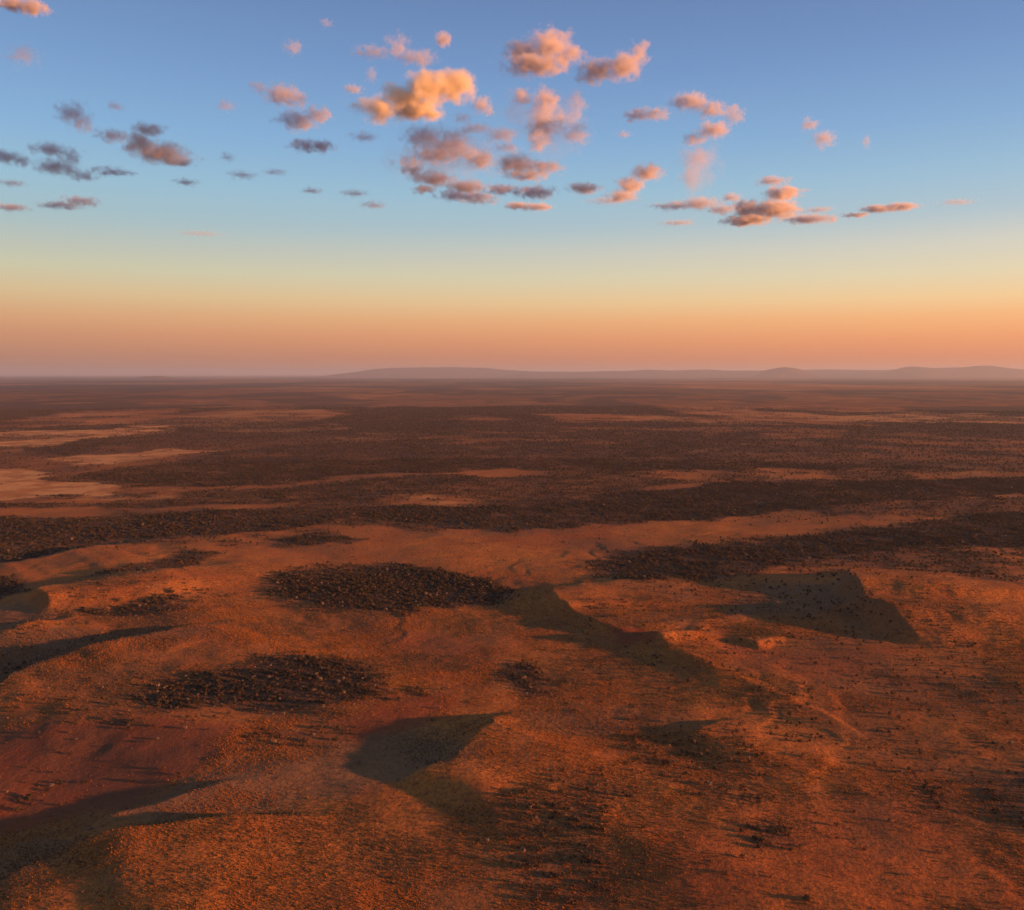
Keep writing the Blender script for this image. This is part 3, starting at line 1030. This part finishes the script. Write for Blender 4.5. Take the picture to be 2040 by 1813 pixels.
D, T, F_ = 5.6, 2.2, 1.0          # optical thickness across: dense, thin, faint
CLOUDS = [
    ('orange glowing cloud cut off by the top left corner', [(20, 4, 34, 13), (60, 14, 32, 13)], D),
    ('faint pink round cloud near the left edge, high up', [(48, 112, 28, 20)], F_),
    ('round grey cloud upper left above the grey ring shaped one', [(140, 222, 30, 20), (158, 245, 24, 17)], T),
    ('grey cloud cut by the left edge of the photo', [(10, 313, 34, 12), (42, 322, 20, 9)], T),
    ('large ragged grey cloud at left with a long pink tail', [(100, 300, 34, 12), (145, 312, 22, 16), (115, 333, 40, 14), (165, 350, 32, 9), (225, 344, 42, 5)], T),
    ('largest cloud at left, grey with a peach middle', [(295, 256, 34, 11), (275, 285, 32, 24), (315, 303, 56, 20), (355, 318, 36, 11)], D * .8),
    ('small grey cloud touching the large peach centred one from the left', [(222, 270, 32, 11)], T),
    ('long thin pink and grey cloud low at left', [(125, 410, 42, 5), (165, 402, 30, 9)], T),
    ('thin grey cloud low at the left edge', [(22, 414, 32, 6)], T),
    ('faint grey streak at the left edge between two grey clouds', [(22, 365, 28, 5)], F_),
    ('oval grey cloud left of centre, highest of three stacked', [(560, 188, 36, 18), (592, 198, 22, 13), (515, 172, 18, 9)], T),
    ('grey and pink cloud left of centre, middle of three stacked', [(592, 240, 34, 17), (636, 229, 26, 13)], T * 1.5),
    ('flat pinkish cloud left of centre, lowest of three stacked', [(605, 290, 26, 12), (640, 291, 26, 10)], T * 1.5),
    ('faint pink puff alone above the three stacked clouds', [(585, 95, 19, 13)], F_),
    ('very faint wisp near the top, right of the faint pink puff', [(652, 47, 12, 8)], F_ * .7),
    ('brilliant orange cloud with a grey trailing side, brightest in the sky', [(905, 168, 46, 30), (858, 176, 50, 34), (805, 195, 50, 28), (755, 218, 40, 24), (830, 215, 60, 16)], D * 1.6),
    ('dusky pink cloud with a long grey left arm above the brilliant orange one', [(792, 94, 22, 22), (742, 105, 38, 7), (830, 115, 40, 10)], F_ * 1.4),
    ('small bright cream puff above the brilliant orange cloud', [(883, 79, 18, 15)], D * .6),
    ('small flat grey cloud left of the brilliant orange cloud', [(706, 179, 19, 8)], T * .7),
    ('tiny dark grey wisp above left of the brilliant orange cloud', [(741, 150, 11, 15)], F_),
    ('small pink and grey puff just right below the brilliant orange cloud', [(958, 208, 18, 17), (976, 220, 10, 10)], T),
    ('large pink cloud with a domed top high above centre', [(1095, 92, 46, 28), (1040, 103, 36, 22), (1136, 108, 28, 20), (1070, 128, 70, 15)], D * .9),
    ('pink cloud curling up at its right end, high right of centre', [(1188, 138, 42, 20), (1240, 134, 42, 24), (1274, 112, 19, 26)], D * .9),
    ('tall salmon pink cloud at centre shaped like a funnel', [(1040, 192, 24, 17), (1084, 205, 32, 30), (1080, 245, 32, 30), (1074, 280, 26, 22)], D * .7),
    ('pale rosy column right beside the tall salmon pink cloud', [(1145, 215, 20, 30), (1152, 265, 26, 22), (1120, 240, 22, 22)], T * .9),
    ('broad dull grey cloud below the brilliant orange one', [(850, 275, 42, 20), (900, 285, 42, 22), (865, 305, 46, 15), (812, 322, 24, 10), (930, 300, 26, 11)], T * 1.2),
    ('grey wisp between the brilliant orange cloud and the tall salmon one', [(945, 255, 30, 9), (1000, 270, 32, 14), (1010, 295, 28, 9), (920, 235, 20, 7)], F_ * 1.3),
    ('small pinkish brown oval cloud left of the wide oval one', [(955, 318, 34, 15)], T * 1.4),
    ('wide oval tan and pink cloud under the tall salmon pink one', [(1030, 330, 42, 22), (1085, 335, 36, 15), (1045, 348, 50, 9)], D * .7),
    ('long rosy grey cloud below the broad dull grey one', [(825, 338, 26, 14), (865, 357, 48, 13), (930, 370, 46, 12), (845, 378, 30, 6)], T * 1.6),
    ('flat grey cloud under the right end of the long rosy grey cloud', [(915, 390, 42, 9), (955, 395, 32, 11)], T * 1.3),
    ('grey flat cloud with a rosy right end low at centre', [(1000, 380, 32, 9), (1065, 384, 38, 11)], T * 1.5),
    ('thin pink topped bar, lowest cloud at centre', [(1030, 412, 26, 8), (1070, 413, 32, 7)], T * 1.6),
    ('small flat cream and grey cloud right of the pale rosy column', [(1270, 230, 30, 9), (1305, 226, 26, 11)], T * 1.2),
    ('pink arch shaped cloud right of centre', [(1372, 203, 34, 16), (1418, 218, 28, 14)], T * 1.5),
    ('small pink puff at the right foot of the pink arch', [(1465, 229, 19, 17)], T),
    ('bright pink cloud just under the pink arch', [(1422, 260, 32, 17), (1384, 276, 24, 13)], T * 1.7),
    ('faint pink hanging column below the bright pink cloud', [(1385, 315, 30, 20), (1375, 358, 20, 26)], F_ * 1.2),
    ('tiny grey dash of cloud under the cream and grey cloud', [(1242, 268, 14, 6)], F_),
    ('vivid coral cloud shaped like a wedge right of centre', [(1288, 345, 32, 17), (1255, 370, 30, 16), (1236, 392, 34, 11)], D * .8),
    ('small flat cloud with pink top left of the coral wedge', [(1165, 376, 38, 10)], T * 1.6),
    ('dark grey ragged low cloud under the faint pink column', [(1345, 411, 40, 6), (1395, 406, 36, 11), (1440, 418, 28, 9)], T),
    ('small slate grey cloud above left of the glowing salmon heap', [(1460, 394, 20, 8)], T),
    ('glowing salmon heap of cloud low on the right, two rounded tops', [(1555, 388, 36, 15), (1492, 418, 34, 20), (1545, 418, 44, 18), (1490, 438, 52, 8)], D * 1.4),
    ('flat brownish cloud bar directly above the glowing salmon heap', [(1540, 361, 32, 7)], T),
    ('long thin rosy cloud trailing right from the glowing salmon heap', [(1610, 438, 50, 6)], T * 1.4),
    ('long slanting pink cloud low on the right, pointed to the right', [(1795, 411, 38, 7), (1748, 417, 36, 7), (1705, 428, 28, 4)], T * 1.7),
    ('small pink cloud alone on the right with a bright core', [(1642, 278, 24, 15), (1612, 250, 17, 13)], T * .8),
    ('tiny pink wisp right of the small pink cloud on the right', [(1726, 283, 9, 12)], F_),
    ('very faint thin grey streak low near the right edge', [(1905, 404, 34, 4)], F_ * .8),
    ('tiny grey wisp upper left above the peach centred cloud', [(230, 212, 17, 8)], F_),
    ('faint grey wisp left of the three stacked clouds', [(450, 212, 20, 9)], F_),
    ('tiny grey wisp right of the peach centred cloud', [(452, 312, 15, 8)], F_),
    ('small thin grey wisp below the peach centred cloud', [(370, 363, 22, 6)], F_ * 1.3),
    ('pale grey wisp, left one of a pair low left of centre', [(482, 348, 26, 7)], F_),
    ('pale grey wisp, right one of a pair low left of centre', [(548, 344, 22, 5)], F_),
    ('small flat grey wisp under the three stacked clouds', [(620, 379, 20, 5)], F_ * 1.4),
    ('thin grey wisp low left of the long rosy grey cloud', [(745, 410, 24, 7)], F_ * 1.2),
    ('faint grey wisp below left of the brilliant orange cloud', [(724, 273, 27, 8)], F_),
    ('faint scattered wisp left of the long rosy grey cloud', [(705, 386, 26, 6)], F_),
    ('hair thin grey streak alone just above the yellow sky', [(402, 466, 44, 3)], F_ * .5),
    ('thin grey veil of cloud joining the grey clouds below the brilliant orange one', [(900, 305, 95, 40), (830, 330, 60, 25)], F_ * .8),
    ('thin rosy veil behind the tall salmon pink cloud', [(1105, 250, 60, 55), (1030, 240, 40, 40)], F_ * .6),
    ('thin rosy veil around the faint pink hanging column', [(1395, 335, 40, 50)], F_ * .6),
    ('thin grey streak under the small cloud with pink top', [(1215, 400, 42, 4)], F_),
    ('small grey streak right of the glowing salmon heap, above the rosy trail', [(1630, 418, 28, 4)], F_ * 1.2),
    ('faint thin streak below left of the glowing salmon heap', [(1350, 445, 34, 4)], F_),
]
for k, (lab, lobes, dens) in enumerate(CLOUDS):
    make_cloud(lab, lobes, dens, k)

# unseen cloud bank, added off to the right to shade the left clouds grey
def shade_cloud(center, lobes):
    bm = bmesh.new()
    out_l = []
    for off, rad in lobes:
        off, rad = Vector(off), Vector(rad)
        out_l.append((tuple(off), tuple(rad)))
        bmesh.ops.create_icosphere(bm, subdivisions=3, radius=1.0, matrix=Matrix.Translation(off) @ Matrix.Diagonal((*(rad * 1.5), 1)))
    me = bpy.data.meshes.new('shade_cloud')
    bm.to_mesh(me); bm.free()
    o = bpy.data.objects.new('shade_cloud', me)
    o.location = center
    col.objects.link(o)
    md = o.modifiers.new('skin', 'REMESH')
    md.mode = 'VOXEL'
    md.voxel_size = 60
    bpy.context.view_layer.update()
    nm = bpy.data.meshes.new_from_object(o.evaluated_get(bpy.context.evaluated_depsgraph_get()))
    o.modifiers.clear()
    o.data = nm
    o.data.materials.clear()
    o.data.materials.append(cloud_material('shade_cloud_vapour', out_l, 260.0, 9.0, 91, True))
    tag(o, 'added cloud bank out of view that shades the left clouds', 'cloud', kind='stuff')


shade_cloud((7200, 3600, 2965), [((0, -1700, 60), (420, 620, 230)), ((60, -900, 0), (460, 700, 260)), ((-40, 0, 10), (460, 760, 270)),
                                ((30, 500, -110), (450, 620, 300)), ((0, 1300, -130), (430, 640, 300)), ((20, 2100, -120), (440, 640, 300))])

# ------------------------------------------------------------------ haze
bm = bmesh.new()
bmesh.ops.create_cube(bm, size=1.0)
bmesh.ops.scale(bm, vec=(360000, 360000, 1000 + 45), verts=bm.verts)
bmesh.ops.translate(bm, vec=(0, 0, (1000 - 45) / 2), verts=bm.verts)
me = bpy.data.meshes.new('haze')
bm.to_mesh(me); bm.free()
haze = bpy.data.objects.new('haze', me)
col.objects.link(haze)
m, nt, o = new_mat('haze_air')
v = nt.nodes.new('ShaderNodeVolumePrincipled')
v.inputs['Color'].default_value = (0.49, 0.56, 0.68, 1)
v.inputs['Density'].default_value = 1.55e-5
v.inputs['Anisotropy'].default_value = 0.2
nt.links.new(v.outputs[0], o.inputs['Volume'])
me.materials.append(m)
tag(haze, kind='stuff')
